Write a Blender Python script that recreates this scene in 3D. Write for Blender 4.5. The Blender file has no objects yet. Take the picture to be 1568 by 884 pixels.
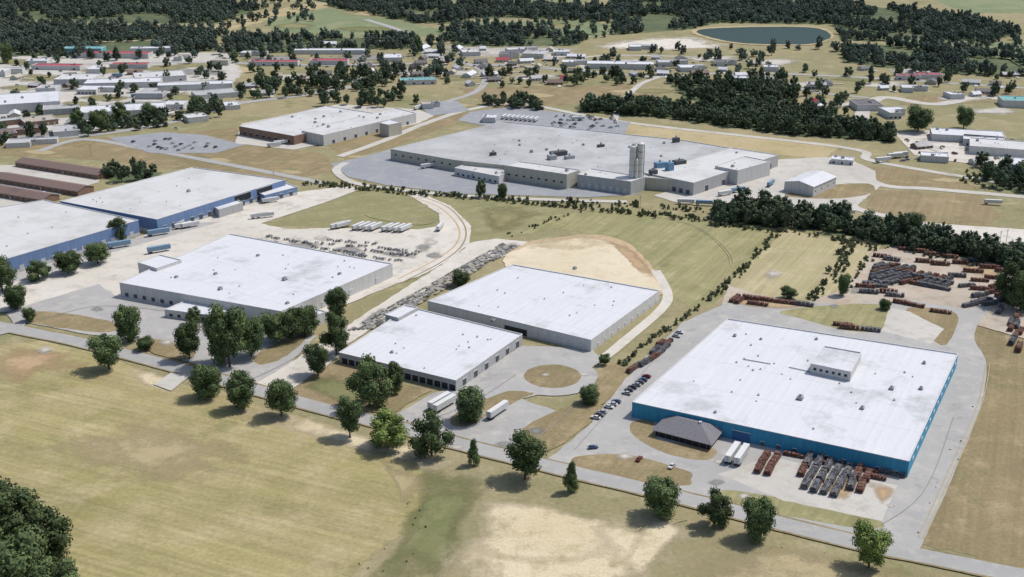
import bpy, math, random
import numpy as np
from mathutils import Vector
from mathutils import noise as mn
random.seed(7); rng=np.random.default_rng(5)
# ---- survey: ground positions measured from the photograph, converted to metres on the ground plane
F=1800.;CX=784.;CY=442.;P=math.radians(20.2);HC=240.
sp,cp=math.sin(P),math.cos(P)
def G(u,v,z=0.):
    x=(u-CX)/F;y=-(v-CY)/F
    dz=-sp+y*cp;t=(z-HC)/dz
    return (x*t,(cp+y*sp)*t)
def depth(v):
    return HC/(sp+(v-CY)/F*cp)
sc=bpy.context.scene
def lin(c): return tuple(((x/255)/12.92 if x/255<=.04045 else ((x/255+.055)/1.055)**2.4) for x in c)
def alb(c,k=1.3): return tuple(min(.9,x/k) for x in lin(c))
class N:
    def __init__(s,name):
        s.m=bpy.data.materials.new(name);s.m.use_nodes=True;s.t=s.m.node_tree;s.n=s.t.nodes;s.l=s.t.links
        s.b=s.n['Principled BSDF'];s.b.inputs['Roughness'].default_value=.9
        s.b.inputs['Specular IOR Level'].default_value=.15
        s.pos=s.n.new('ShaderNodeNewGeometry').outputs['Position']
    def lk(s,a,b): s.l.new(a,b)
    def noise(s,scale,vec=None,det=4,rough=.6):
        n=s.n.new('ShaderNodeTexNoise');n.inputs['Scale'].default_value=scale;n.inputs['Detail'].default_value=det;n.inputs['Roughness'].default_value=rough
        s.lk(vec or s.pos,n.inputs['Vector']);return n.outputs['Fac']
    def mr(s,v,a,b,c=0.,d=1.):
        n=s.n.new('ShaderNodeMapRange');n.inputs[1].default_value=a;n.inputs[2].default_value=b;n.inputs[3].default_value=c;n.inputs[4].default_value=d
        s.lk(v,n.inputs[0]);return n.outputs[0]
    def math(s,op,a,b=None):
        n=s.n.new('ShaderNodeMath');n.operation=op
        for i,x in enumerate((a,b)):
            if x is None: continue
            if isinstance(x,(int,float)): n.inputs[i].default_value=x
            else: s.lk(x,n.inputs[i])
        return n.outputs[0]
    def mix(s,f,a,b):
        n=s.n.new('ShaderNodeMix');n.data_type='RGBA'
        if isinstance(f,float): n.inputs[0].default_value=f
        else: s.lk(f,n.inputs[0])
        for i,x in ((6,a),(7,b)):
            if isinstance(x,tuple): n.inputs[i].default_value=(*x,1)
            else: s.lk(x,n.inputs[i])
        return n.outputs[2]
    def scale(s,col,f):
        n=s.n.new('ShaderNodeVectorMath');n.operation='SCALE';s.lk(col,n.inputs[0]);s.lk(f,n.inputs['Scale']);return n.outputs[0]
    def mapv(s,rot,scl):
        n0=s.n.new('ShaderNodeVectorRotate');n0.rotation_type='Z_AXIS';n0.inputs['Angle'].default_value=-math.radians(rot);s.lk(s.pos,n0.inputs['Vector'])
        n=s.n.new('ShaderNodeVectorMath');n.operation='MULTIPLY';n.inputs[1].default_value=scl;s.lk(n0.outputs[0],n.inputs[0]);return n.outputs[0]
    def out(s,col): s.lk(col,s.b.inputs['Base Color']);return s.m
    def attr(s,nm):
        n=s.n.new('ShaderNodeAttribute');n.attribute_name=nm;return n.outputs['Fac']
def surf(name,c1,c2,c3,S=(.012,.07,.7),streak=None,soft=False,fine=.3,t3=(.5,.72),edge=.05,speck=None):
    m=N(name)
    c=m.mix(m.mr(m.noise(S[0],det=6,rough=.65),.35,.65),alb(c1),alb(c2))
    c=m.mix(m.mr(m.noise(S[1],det=7,rough=.7),t3[0],t3[1]),c,alb(c3))
    if speck: c=m.mix(m.mr(m.noise(speck[0],det=5,rough=.75),.56,.66,0,.8),c,alb(speck[1]))
    c=m.scale(c,m.mr(m.noise(S[2],det=6,rough=.8),.25,.75,1-fine,1+fine))
    if streak:
        ang,amt,sc_=streak
        c=m.scale(c,m.mr(m.noise(1,m.mapv(ang,(sc_*.03,sc_,1)),det=3),.3,.7,1-amt,1+amt))
        c=m.scale(c,m.mr(m.noise(1,m.mapv(ang,(sc_*.01,sc_*.22,1)),det=4),.3,.7,1-amt*.8,1+amt*.8))
    if soft:
        a=m.math('ADD',m.attr('a'),m.mr(m.noise(edge,det=9,rough=.72),.25,.75,-.75,.55))
        m.lk(m.mr(a,.15,.95),m.b.inputs['Alpha'])
    return m.out(c)
def plain(name,c,rough=.8,metal=0,var=.12,k=1.3,S=.6):
    m=N(name);m.b.inputs['Roughness'].default_value=rough;m.b.inputs['Metallic'].default_value=metal
    r=m.n.new('ShaderNodeRGB');r.outputs[0].default_value=(*alb(c,k),1)
    return m.out(m.scale(r.outputs[0],m.mr(m.noise(S,det=5),.3,.7,1-var,1+var)))
def roofmat(name,c,stain=(150,148,145),st=(.54,.76),seam=.16,pitch=4.):
    m=N(name);uvn=m.n.new('ShaderNodeUVMap');sx=m.n.new('ShaderNodeSeparateXYZ');m.lk(uvn.outputs[0],sx.inputs[0])
    col=m.mix(m.mr(m.noise(.03,det=7,rough=.7),st[0],st[1],0,.75),alb(c),alb(stain))
    mp=m.n.new('ShaderNodeVectorMath');mp.operation='MULTIPLY';mp.inputs[1].default_value=(.5,.025,1);m.lk(uvn.outputs[0],mp.inputs[0])
    col=m.scale(col,m.mr(m.noise(1,mp.outputs[0],det=3),.3,.7,.94,1.03))
    col=m.scale(col,m.mr(m.noise(.4,det=6,rough=.7),.3,.75,.96,1.03))
    fr=m.math('FRACT',m.math('DIVIDE',sx.outputs[0],pitch));l1=m.math('LESS_THAN',fr,.07)
    fr2=m.math('FRACT',m.math('DIVIDE',sx.outputs[1],31.));l2=m.math('LESS_THAN',fr2,.014)
    col=m.scale(col,m.math('SUBTRACT',1.,m.math('MULTIPLY',m.math('MAXIMUM',m.math('MULTIPLY',l1,.35),l2),seam)))
    m.b.inputs['Roughness'].default_value=.6
    return m.out(col)
def wallmat(name,c,c2=None,band=0,pitch=1.2):
    m=N(name);uvn=m.n.new('ShaderNodeUVMap');sx=m.n.new('ShaderNodeSeparateXYZ');m.lk(uvn.outputs[0],sx.inputs[0])
    r=m.n.new('ShaderNodeRGB');r.outputs[0].default_value=(*alb(c),1);col=r.outputs[0]
    if c2: col=m.mix(m.math('LESS_THAN',sx.outputs[1],float(band)),col,alb(c2))
    mp=m.n.new('ShaderNodeVectorMath');mp.operation='MULTIPLY';mp.inputs[1].default_value=(.8,.06,1);m.lk(uvn.outputs[0],mp.inputs[0])
    col=m.scale(col,m.mr(m.noise(1,mp.outputs[0],det=5),.3,.7,.86,1.08))
    fr=m.math('LESS_THAN',m.math('FRACT',m.math('DIVIDE',sx.outputs[0],6.)),.03)
    col=m.scale(col,m.math('SUBTRACT',1.,m.math('MULTIPLY',fr,.25)))
    m.b.inputs['Roughness'].default_value=.6
    return m.out(col)
# ---- mesh builder
class MB:
    def __init__(s): s.v=[];s.f=[];s.m=[];s.uv=[]
    def face(s,pts,mat=0,uv=None):
        i=len(s.v);s.v+= [tuple(p) for p in pts];s.f.append(tuple(range(i,i+len(pts))));s.m.append(mat)
        s.uv+= uv if uv else [(0.,0.)]*len(pts)
    def box(s,c,d,rot=0.,mat=0,tap=1.):
        ca,sa=math.cos(rot),math.sin(rot);p=[]
        for k in (-1,1):
            for (i,j) in ((-1,-1),(1,-1),(1,1),(-1,1)):
                q=tap if k>0 else 1
                x=i*d[0]/2*q;y=j*d[1]/2*q;p.append((c[0]+x*ca-y*sa,c[1]+x*sa+y*ca,c[2]+k*d[2]/2))
        for f in ((3,2,1,0),(4,5,6,7),(0,1,5,4),(1,2,6,5),(2,3,7,6),(3,0,4,7)): s.face([p[i] for i in f],mat,[(0,0),(1,0),(1,1),(0,1)])
    def tube(s,a,b,r1,r2,n=8,mat=0):
        a=Vector(a);b=Vector(b);d=(b-a).normalized();q=d.orthogonal().normalized();w=d.cross(q)
        A=[a+(q*math.cos(t)+w*math.sin(t))*r1 for t in [2*math.pi*i/n for i in range(n)]]
        B=[b+(q*math.cos(t)+w*math.sin(t))*r2 for t in [2*math.pi*i/n for i in range(n)]]
        for i in range(n): s.face([A[i],A[(i+1)%n],B[(i+1)%n],B[i]],mat)
        s.face(A[::-1],mat);s.face(B,mat)
    def prism(s,prof,y0,y1,mat=0):
        n=len(prof)
        A=[(x,y0,z) for x,z in prof];B=[(x,y1,z) for x,z in prof]
        s.face(A,mat);s.face(B[::-1],mat)
        for i in range(n):
            j=(i+1)%n;s.face([A[j],A[i],B[i],B[j]],mat)
    def mesh(s,name,mats):
        me=bpy.data.meshes.new(name);me.from_pydata(s.v,[],s.f)
        for m in mats: me.materials.append(m)
        me.polygons.foreach_set('material_index',s.m)
        l=me.uv_layers.new(name='UVMap');l.data.foreach_set('uv',np.array(s.uv,dtype=np.float32).ravel())
        me.update();return me
def place(name,me,loc=(0,0,0),rz=0.,scl=(1,1,1),parent=None):
    o=bpy.data.objects.new(name,me);sc.collection.objects.link(o)
    o.location=loc;o.rotation_euler=(0,0,rz);o.scale=scl
    if parent: o.parent=parent;o.location=Vector(loc)-parent.location
    return o
# ---- ground layers
ZC=[.0]
def nz():
    ZC[0]+=.0025;return ZC[0]
def smooth(p,n=6,closed=True):
    r=[];k=len(p)
    for i in range(k if closed else k-1):
        g=(lambda j:p[j%k]) if closed else (lambda j:p[max(0,min(k-1,j))])
        a,b,c,d=g(i-1),g(i),g(i+1),g(i+2)
        for q in range(n):
            t=q/n
            r.append(tuple(.5*((2*b[m])+(-a[m]+c[m])*t+(2*a[m]-5*b[m]+4*c[m]-d[m])*t*t+(-a[m]+3*b[m]-3*c[m]+d[m])*t**3) for m in (0,1)))
    if not closed: r.append(p[-1])
    return r
def dense(p,st):
    r=[]
    for i in range(len(p)):
        a=p[i];b=p[(i+1)%len(p)];L=math.dist(a,b);n=max(1,min(60,int(L/st)))
        for q in range(n): r.append((a[0]+(b[0]-a[0])*q/n,a[1]+(b[1]-a[1])*q/n))
    return r
def poly(name,px,mat,sm=False,jit=.5,world=False):
    w=px if world else [G(*p) for p in px]
    if sm: w=smooth(w)
    w=dense(w,4) if jit else w
    z=nz()
    if jit:
        w=[(x+random.uniform(-jit,jit),y+random.uniform(-jit,jit)) for x,y in w]
    c=(sum(x for x,_ in w)/len(w),sum(y for _,y in w)/len(w))
    me=bpy.data.meshes.new(name);me.from_pydata([(x-c[0],y-c[1],0) for x,y in w],[],[tuple(range(len(w)))]);me.materials.append(mat)
    return place(name,me,(c[0],c[1],z))
def soft(name,px,mat,world=False,core=.4):
    w=px if world else [G(*p) for p in px]
    w=smooth(w,8);c=(sum(x for x,_ in w)/len(w),sum(y for _,y in w)/len(w));n=len(w)
    v=[(0,0,0)]+[((x-c[0])*core,(y-c[1])*core,0) for x,y in w]+[((x-c[0])*1.2,(y-c[1])*1.2,0) for x,y in w]
    f=[(0,1+i,1+(i+1)%n) for i in range(n)]+[(1+i,1+n+i,1+n+(i+1)%n,1+(i+1)%n) for i in range(n)]
    me=bpy.data.meshes.new(name);me.from_pydata(v,[],f);me.materials.append(mat)
    a=me.attributes.new('a','FLOAT','POINT');a.data.foreach_set('value',[1.35]+[1.1]*n+[-.3]*n)
    return place(name,me,(c[0],c[1],nz()))
def road(name,px,wd,mat,shoulder=None,world=False):
    w=smooth(px if world else [G(*p) for p in px],8,False)
    def rib(wd,m,nm):
        L=[];R=[]
        for i,(x,y) in enumerate(w):
            a=w[max(0,i-1)];b=w[min(len(w)-1,i+1)];d=math.hypot(b[0]-a[0],b[1]-a[1]) or 1
            nx,ny=-(b[1]-a[1])/d,(b[0]-a[0])/d;h=wd/2*(1+random.uniform(-.03,.03))
            L.append((x+nx*h,y+ny*h));R.append((x-nx*h,y-ny*h))
        n=len(w);me=bpy.data.meshes.new(nm);me.from_pydata([(x,y,0) for x,y in L+R],[],[(i,i+1,n+i+1,n+i) for i in range(n-1)]);me.materials.append(m)
        place(nm,me,(0,0,nz()))
    if shoulder: rib(wd+2.2,shoulder,'road_shoulder')
    rib(wd,mat,name)
def track(px):
    w=smooth([G(*p) for p in px],6,False)
    for s in (-1,1):
        q=[]
        for i,(x,y) in enumerate(w):
            a=w[max(0,i-1)];b=w[min(len(w)-1,i+1)];d=math.hypot(b[0]-a[0],b[1]-a[1]) or 1
            q.append((x-(b[1]-a[1])/d*s*.9,y+(b[0]-a[0])/d*s*.9))
        road('wheel_track',q[::3],.4,M['stanflat'],world=True)
M={}
M['base']=surf('dry_grass',(162,150,116),(138,136,98),(178,166,132),S=(.006,.05,.5),speck=(.02,(126,128,88)))
M['field']=surf('mown_field',(172,159,116),(154,146,99),(188,174,136),S=(.009,.045,.5),streak=(-24,.14,.35),fine=.28,t3=(.46,.74),speck=(.028,(146,141,96)))
M['fieldB']=surf('mown_grass',(160,154,113),(144,142,100),(176,166,127),S=(.014,.06,.6),streak=(62,.14,.4),fine=.24,speck=(.035,(136,138,96)))
M['straw']=surf('straw_field',(182,171,135),(170,161,121),(194,183,151),S=(.014,.06,.6),streak=(62,.12,.4),fine=.2)
M['green']=surf('green_grass',(140,138,99),(152,147,109),(164,155,120),S=(.02,.08,.6),streak=(30,.08,.3),fine=.28)
M['brown']=surf('brown_field',(154,137,106),(138,126,93),(172,155,122),S=(.014,.06,.6),streak=(66,.10,.4),speck=(.04,(130,126,89)))
M['tan']=surf('tan_field',(192,175,140),(178,163,122),(160,151,110),S=(.01,.04,.5))
M['farG']=surf('pasture',(118,132,96),(138,146,110),(162,158,124),S=(.006,.02,.3))
M['floor']=surf('woodland_floor',(84,98,72),(104,112,80),(122,124,90),S=(.01,.04,.3))
M['stanflat']=plain('worn_soil',(178,166,132))
for k,(a,b,c) in {'sgreen':((120,124,82),(132,131,91),(148,142,104)),'sbare':((222,208,178),(210,194,160),(176,164,126)),'sorange':((188,158,124),(186,164,130),(180,166,130)),
   'stan':((184,169,134),(174,160,122),(160,149,112)),'sgrav':((208,202,192),(194,188,178),(174,166,152)),'sgrass':((146,142,102),(136,131,92),(166,155,118)),'sdark':((152,150,146),(142,140,136),(166,160,150)),'swhite':((228,222,210),(216,208,194),(204,194,176))}.items():
    M[k]=surf(k+'_ground',a,b,c,soft=True,S=(.02,.09,.9))
M['gravel']=surf('gravel',(220,214,203),(208,201,189),(190,183,169),S=(.015,.08,.8),fine=.12,speck=(.05,(180,174,163)))
M['asph']=surf('asphalt',(182,180,176),(170,168,165),(196,191,182),S=(.02,.1,1.2),fine=.1,speck=(.06,(160,158,155)))
M['asphD']=surf('asphalt_dark',(150,153,158),(160,162,165),(176,175,172),S=(.02,.1,1.),fine=.1)
M['conc']=surf('concrete',(206,202,193),(194,189,180),(178,172,162),S=(.02,.1,1.),fine=.1)
M['road']=surf('road_asphalt',(176,175,172),(166,165,162),(186,182,175),S=(.02,.2,1.2),fine=.08)
M['pink']=surf('storage_gravel',(198,186,170),(184,172,156),(178,156,134),S=(.02,.06,.8),fine=.2,speck=(.05,(160,150,138)))
M['sand']=surf('sand',(226,213,187),(216,202,173),(204,187,157),S=(.02,.07,.7),fine=.12)
M['sandrim']=surf('clay_soil',(196,168,134),(200,180,150),(182,152,120),S=(.03,.07,.7))
me=bpy.data.meshes.new('ground');S_=9000
me.from_pydata([(-S_,-3000,0),(S_,-3000,0),(S_,S_+4000,0),(-S_,S_+4000,0)],[],[(0,1,2,3)]);me.materials.append(M['base']);place('ground',me)
FOREST=[([(-100,48),(60,40),(330,52),(335,78),(170,88),(60,92),(-100,105)],10,.95),([(180,-30),(330,0),(400,14),(330,36),(200,36),(60,30),(-100,38),(-100,-30)],12,.85),([(480,0),(690,5),(720,36),(640,36),(520,14)],10,.9),([(700,5),(940,15),(930,34),(800,28),(700,30)],10,.9),
 ([(940,-10),(1300,5),(1480,28),(1568,52),(1520,62),(1430,66),(1290,62),(1275,38),(1100,35),(1050,46),(940,54)],10,.92),([(670,48),(760,44),(900,60),(880,70),(700,72)],10,.9),([(1290,66),(1420,72),(1568,92),(1640,120),(1400,112),(1290,95)],10,.85),([(340,55),(640,60),(640,74),(470,80),(350,84)],11,.8),
 ([(-300,-60),(1800,-60),(1800,-25),(-300,-25)],26,.7),([(350,132),(430,120),(540,112),(620,112),(600,132),(480,150),(370,154)],12,.7),([(1020,125),(1200,118),(1225,150),(1150,180),(1050,152)],10,.85),([(885,160),(1000,163),(1200,182),(1362,200),(1372,220),(1200,206),(1000,180),(885,172)],7.5,.98),([(1130,175),(1240,170),(1280,190),(1180,190)],9,.9),
 ([(1092,326),(1150,320),(1300,343),(1440,370),(1568,403),(1568,415),(1400,385),(1250,352),(1095,345)],6.,.98),([(120,200),(280,180),(340,158),(345,168),(280,192),(130,210)],9,.6),([(742,155),(820,160),(825,170),(742,162)],8,.9),([(520,100),(720,95),(730,120),(620,125)],16,.6),([(560,60),(700,60),(720,80),(640,90)],15,.6),([(740,115),(1000,112),(1000,130),(760,135)],14,.55),([(1500,250),(1600,270),(1600,300),(1510,290)],9,.9),([(160,265),(240,260),(250,275),(165,282)],9,.8),([(-40,205),(80,205),(90,222),(-40,228)],11,.7),
 ([(1200,110),(1568,118),(1568,150),(1200,140)],22,.5),([(350,90),(700,90),(700,130),(400,140)],24,.5),([(-50,90),(350,85),(350,180),(-50,210)],24,.4),([(840,80),(1200,80),(1200,115),(850,112)],22,.5),([(470,160),(620,140),(640,160),(540,170)],12,.6),([(1180,145),(1330,150),(1320,190),(1200,175)],16,.6),([(1380,70),(1568,60),(1568,100),(1400,95)],15,.5),([(0,5),(480,-5),(480,40),(300,60),(0,60)],20,.65),([(640,0),(1000,0),(960,60),(680,60)],20,.55),([(940,66),(1050,76),(1290,70),(1290,80),(940,85)],22,.5),([(60,85),(600,78),(620,88),(60,95)],20,.4)]
for reg,d,k in FOREST:
    if d<=12 and k>=.8: poly('woodland_floor',reg,M['floor'],jit=4)
# fields
poly('field',[(-700,520),(0,528),(60,522),(150,542),(250,580),(330,602),(500,650),(620,692),(662,740),(640,800),(560,860),(460,960),(-900,960)],M['field'],jit=1.2)
soft('grass_strip',[(650,700),(750,722),(735,790),(690,900),(540,920),(600,830)],M['sgreen'],core=.3)
soft('grass_strip',[(340,605),(500,645),(640,680),(760,715),(760,740),(640,722),(500,682),(330,635)],M['sbare'],core=.2)
soft('bare_soil',[(730,770),(880,778),(990,808),(1070,798),(1010,890),(900,940),(670,930),(690,830)],M['sbare'],core=.55)
soft('bare_soil',[(735,772),(860,782),(960,812),(900,860),(740,850)],M['sbare'],core=.75)
soft('bare_soil',[(900,800),(1000,815),(1040,800),(1000,860),(930,870)],M['sbare'],core=.4)
soft('bare_soil',[(1010,780),(1060,790),(1010,860),(960,900),(950,850)],M['sbare'],core=.4)
soft('bare_soil',[(0,528),(70,525),(140,545),(150,565),(60,578),(0,605),(-60,560)],M['sorange'],core=.05)
soft('bare_soil',[(190,560),(250,572),(290,590),(270,605),(210,590)],M['sbare'],core=.3)
soft('bare_soil',[(560,680),(640,720),(660,760),(620,800),(600,740)],M['stan'],core=.1)
soft('bare_soil',[(100,640),(300,650),(420,700),(300,760),(80,720)],M['stan'],core=.1)
soft('grass_patch',[(1050,810),(1300,850),(1568,890),(1500,960),(1000,960)],M['stan'],core=.2)
poly('field',[(870,328),(960,318),(1200,352),(1105,455),(1065,475),(1030,455),(1000,420),(960,385),(915,360),(850,350),(790,362),(810,340)],M['fieldB'],jit=1)
poly('field',[(1203,352),(1288,368),(1300,380),(1240,462),(1180,455),(1102,448)],M['straw'],jit=1)
poly('field',[(1292,370),(1350,378),(1340,400),(1290,445),(1245,460)],M['straw'],jit=1)
poly('field',[(400,345),(440,320),(470,305),(560,293),(640,296),(770,302),(860,322),(830,340),(790,362),(745,372),(715,385),(640,350)],M['green'],jit=1)
soft('grass_patch',[(740,310),(840,320),(800,350),(750,365),(730,335)],M['sgrass'],core=.2)
poly('field',[(1505,485),(1640,520),(1700,900),(1398,832),(1445,720),(1490,610),(1500,550),(1485,510)],M['brown'],jit=1)
poly('field',[(955,190),(1050,200),(1290,222),(1260,245),(1150,232),(1050,222),(960,208)],M['tan'],jit=2)
poly('field',[(0,225),(130,214),(370,195),(365,215),(500,238),(510,262),(420,280),(300,262),(150,245),(0,238)],M['brown'],jit=2)
poly('field',[(500,220),(640,178),(720,172),(700,188),(600,225),(530,245)],M['brown'],jit=2)
poly('field',[(1290,252),(1440,262),(1500,290),(1380,287),(1300,275)],M['brown'],jit=2)
poly('field',[(1330,290),(1500,298),(1530,330),(1510,350),(1330,328)],M['brown'],jit=2)
poly('field',[(330,38),(475,5),(500,12),(400,35),(345,48)],M['tan'],sm=True,jit=3)
poly('pasture',[(400,32),(500,12),(640,38),(700,50),(600,60),(420,48)],M['farG'],jit=3)
poly('pasture',[(690,35),(900,32),(960,45),(900,60),(700,50)],M['farG'],jit=3)
poly('pasture',[(1380,60),(1568,66),(1640,85),(1568,92),(1420,80)],M['farG'],jit=3)
poly('pasture',[(1380,-20),(1640,-20),(1640,20),(1480,20)],M['farG'],jit=3)
poly('pasture',[(500,-20),(900,-20),(900,3),(600,3)],M['farG'],jit=3)
poly('field',[(700,135),(960,130),(1020,150),(885,160),(760,165)],M['brown'],jit=3)
poly('field',[(1370,150),(1568,135),(1568,150),(1500,158),(1380,160)],M['brown'],jit=3)
poly('field',[(230,115),(350,98),(400,108),(300,122)],M['tan'],jit=3)
soft('bare_soil',[(905,70),(980,60),(1060,56),(1118,72),(1050,77),(930,76)],M['swhite'],core=.6)
soft('bare_soil',[(660,70),(760,72),(880,72),(890,84),(700,90)],M['sgrav'])
for (a,b) in ((440,262),(330,245),(1180,250),(700,160),(60,232),(560,240),(1450,275),(300,218),(960,140),(820,145),(1420,30),(560,20)):
    soft('bare_soil',[(a-45,b),(a,b-5),(a+45,b+2),(a+10,b+7)],M['stan'])
for (a,b,w_) in ((760,52,60),(850,40,50),(560,45,60),(450,40,40),(1450,75,60),(620,22,50),(1000,140,50),(1320,122,60),(700,120,40),(480,130,50),(400,60,40)):
    soft('grass_patch',[(a-w_,b),(a,b-5),(a+w_,b),(a,b+5)],M[random.choice(['sgreen','sgrass'])])
# far streets and lots
poly('paved_lot',[(-100,90),(350,80),(370,112),(340,150),(230,185),(120,208),(-100,220)],M['conc'],jit=4)
for (a,b,w_,h_) in ((60,120,60,8),(160,150,50,8),(280,150,50,10),(90,175,70,9),(250,105,50,7),(20,95,50,7),(160,108,60,6),(330,128,50,7),(210,180,40,8),(120,160,40,6),(300,100,50,6),(30,135,40,6)):
    soft('grass_patch',[(a-w_,b),(a,b-h_),(a+w_,b),(a,b+h_)],M['sgrass'])
for (a,b) in ((120,135),(220,160),(40,160),(300,110),(60,205),(420,90),(560,88)):
    soft('paved_lot',[(a-45,b-4),(a+40,b-5),(a+50,b+5),(a-40,b+6)],M['sdark'])
road('street',[(-300,240),(0,213),(130,208),(260,188),(360,160),(450,148),(560,128),(640,100),(650,75),(620,50),(560,30)],11,M['road'])
road('street',[(620,55),(700,95),(780,100),(900,110),(1010,118),(1120,112),(1300,118),(1640,140)],10,M['road'])
road('street',[(60,232),(130,214),(240,232),(400,262),(500,282)],8,M['road'])
road('street',[(-60,110),(100,100),(300,96),(480,100),(640,98)],12,M['road'])
road('street',[(520,240),(590,215),(650,190),(720,168),(800,160),(960,188),(1290,226),(1330,245),(1420,262),(1568,285),(1700,300)],8,M['conc'])
road('street',[(1290,245),(1345,282),(1430,290),(1568,302)],9,M['conc'])
road('street',[(1345,282),(1305,315),(1400,340),(1568,372),(1700,400)],8,M['conc'])
road('street',[(940,188),(950,160),(980,130),(1010,118)],7,M['conc'])
road('street',[(1370,210),(1320,180),(1350,150),(1430,160),(1510,150),(1640,165)],14,M['conc'])
road('street',[(330,42),(250,60),(100,66),(-60,75)],8,M['sand'])
road('street',[(690,90),(740,110),(730,140),(650,165)],8,M['road'])
road('street',[(1180,118),(1240,140),(1330,150)],8,M['road'])
road('street',[(900,110),(890,90),(960,85),(1100,90),(1200,100)],7,M['conc'])
road('street',[(1120,112),(1160,135),(1180,160),(1290,185)],7,M['road'])
road('street',[(380,130),(470,120),(560,128)],7,M['road'])
poly('paved_lot',[(505,252),(560,240),(600,228),(700,258),(760,270),(880,288),(985,298),(900,303),(700,297),(590,284),(535,272)],M['asphD'])
poly('paved_lot',[(700,185),(720,172),(790,163),(850,172),(965,188),(955,208),(860,205),(770,198)],M['asphD'])
poly('paved_lot',[(640,160),(700,155),(720,170),(660,178)],M['asphD'])
poly('paved_lot',[(165,212),(250,203),(310,207),(375,222),(330,235),(230,235)],M['asphD'])
poly('paved_lot',[(360,220),(450,230),(640,190),(665,178),(640,168),(520,160),(370,190)],M['conc'])
poly('paved_lot',[(1000,300),(1190,245),(1290,240),(1340,262),(1345,288),(1300,325),(1200,318),(1090,310),(1040,312)],M['conc'])
poly('grass_patch',[(1200,300),(1260,285),(1330,282),(1335,296),(1280,305)],M['brown'],sm=True)
poly('paved_lot',[(1370,205),(1450,198),(1568,225),(1640,250),(1568,262),(1460,248),(1400,238)],M['gravel'])
poly('paved_lot',[(1420,342),(1568,352),(1640,370),(1568,382),(1440,358)],M['gravel'])
poly('paved_lot',[(-80,250),(60,255),(160,262),(150,280),(60,310),(-80,330)],M['conc'])
for a,b in ((1470,150),(1440,215),(1090,90),(960,95),(1350,130),(1520,170),(760,80),(850,85),(1230,130),(620,112),(700,112),(820,118),(450,118),(1180,95),(1400,108),(1300,160)):
    soft('paved_lot',[(a-40,b-3),(a+35,b-5),(a+45,b+4),(a-35,b+5)],M['sgrav'])
# left site
poly('gravel_yard',[(-80,480),(-80,425),(60,405),(190,372),(250,350),(330,322),(430,298),(535,285),(548,292),(500,310),(440,330),(400,343),(440,352),(505,350),(640,352),(674,347),(672,328),(640,308),(625,299),(645,297),(690,316),(722,347),(718,375),(690,398),(640,425),(600,438),(500,480),(400,485),(190,462),(150,450),(40,478)],M['gravel'])
poly('grass_patch',[(640,312),(660,322),(672,335),(640,345),(560,330)],M['green'],sm=True)
poly('service_lane',[(-80,430),(60,402),(190,370),(300,342),(340,340),(180,385),(0,440),(-80,460)],M['asph'],jit=0)
road('worn_track',[(632,303),(672,318),(700,345),(700,372),(668,398),(610,428)],1.3,M['sandrim'])
road('worn_track',[(640,300),(684,317),(711,346),(709,374),(678,401),(615,434)],1.0,M['brown'])
for k in range(4): soft('worn_ground',[(360+70*k,366+7*k),(400+70*k,362+7*k),(440+70*k,375+7*k),(390+70*k,382+5*k)],M['sdark'],core=.1)
poly('parking_lot',[(10,478),(150,436),(185,458),(265,470),(300,490),(385,495),(485,515),(440,562),(405,592),(360,580),(300,560),(240,538),(205,522),(130,512),(40,495)],M['asph'])
for q in ([(45,478),(110,482),(180,497),(165,510),(90,503),(40,492)],[(210,520),(260,524),(300,540),(280,552),(230,540)],[(390,545),(440,520),(470,515),(440,545),(400,560)]):
    poly('grass_patch',q,M['brown'],sm=True)
poly('service_lane',[(385,592),(440,560),(500,520),(600,455),(690,398),(722,372),(760,366),(815,372),(790,388),(740,402),(690,430),(625,468),(590,490),(530,530),(518,548),(480,575),(430,608)],M['gravel'])
for k in range(5): soft('worn_ground',[(540+50*k,500-26*k),(580+50*k,474-26*k),(610+50*k,472-25*k),(570+50*k,500-26*k)],M['sdark'],core=.2)
poly('grass_patch',[(440,605),(480,572),(520,552),(600,585),(660,598),(600,635),(520,628)],M['brown'],sm=False)
soft('grass_patch',[(450,590),(500,570),(590,600),(570,625),(500,615)],M['sgreen'])
# sand pad
poly('sand_pad',[(775,408),(800,375),(850,365),(905,360),(955,370),(1000,412),(1020,448),(905,470)],M['sandrim'],sm=True,jit=1)
poly('sand_pad',[(775,408),(800,380),(850,371),(905,367),(945,380),(985,412),(1008,448),(905,470)],M['sand'],sm=True,jit=1)
soft('bare_soil',[(780,380),(840,362),(920,358),(960,375),(900,385),(820,385)],M['sbare'],core=.2)
soft('bare_soil',[(930,368),(975,385),(1010,430),(985,425),(950,390)],M['sorange'],core=.3)
road('service_lane',[(1004,415),(1022,450),(1012,475),(960,520),(925,548),(900,556)],6,M['gravel'])
# middle site
poly('parking_lot',[(600,640),(660,605),(705,592),(800,530),(905,535),(925,552),(850,600),(800,612),(850,630),(880,622),(850,655),(815,690),(790,705),(700,680)],M['asph'])
def ring(cx,cy,r,n=40): return [(cx+r*math.cos(2*math.pi*i/n),cy+r*math.sin(2*math.pi*i/n)) for i in range(n)]
c0=G(846,577)
poly('turning_circle',ring(*c0,22.5),M['asph'],jit=0,world=True)
poly('grass_island',ring(*c0,14),M['brown'],jit=.2,world=True)
poly('grass_patch',[(790,668),(850,630),(892,620),(925,625),(900,652),(845,690),(812,690)],M['brown'],sm=True)
poly('grass_patch',[(702,632),(770,602),(815,603),(800,612),(750,635),(715,655),(690,650)],M['brown'],sm=True)
poly('grass_patch',[(930,560),(960,570),(935,610),(905,625),(905,600)],M['brown'],sm=True)
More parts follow.
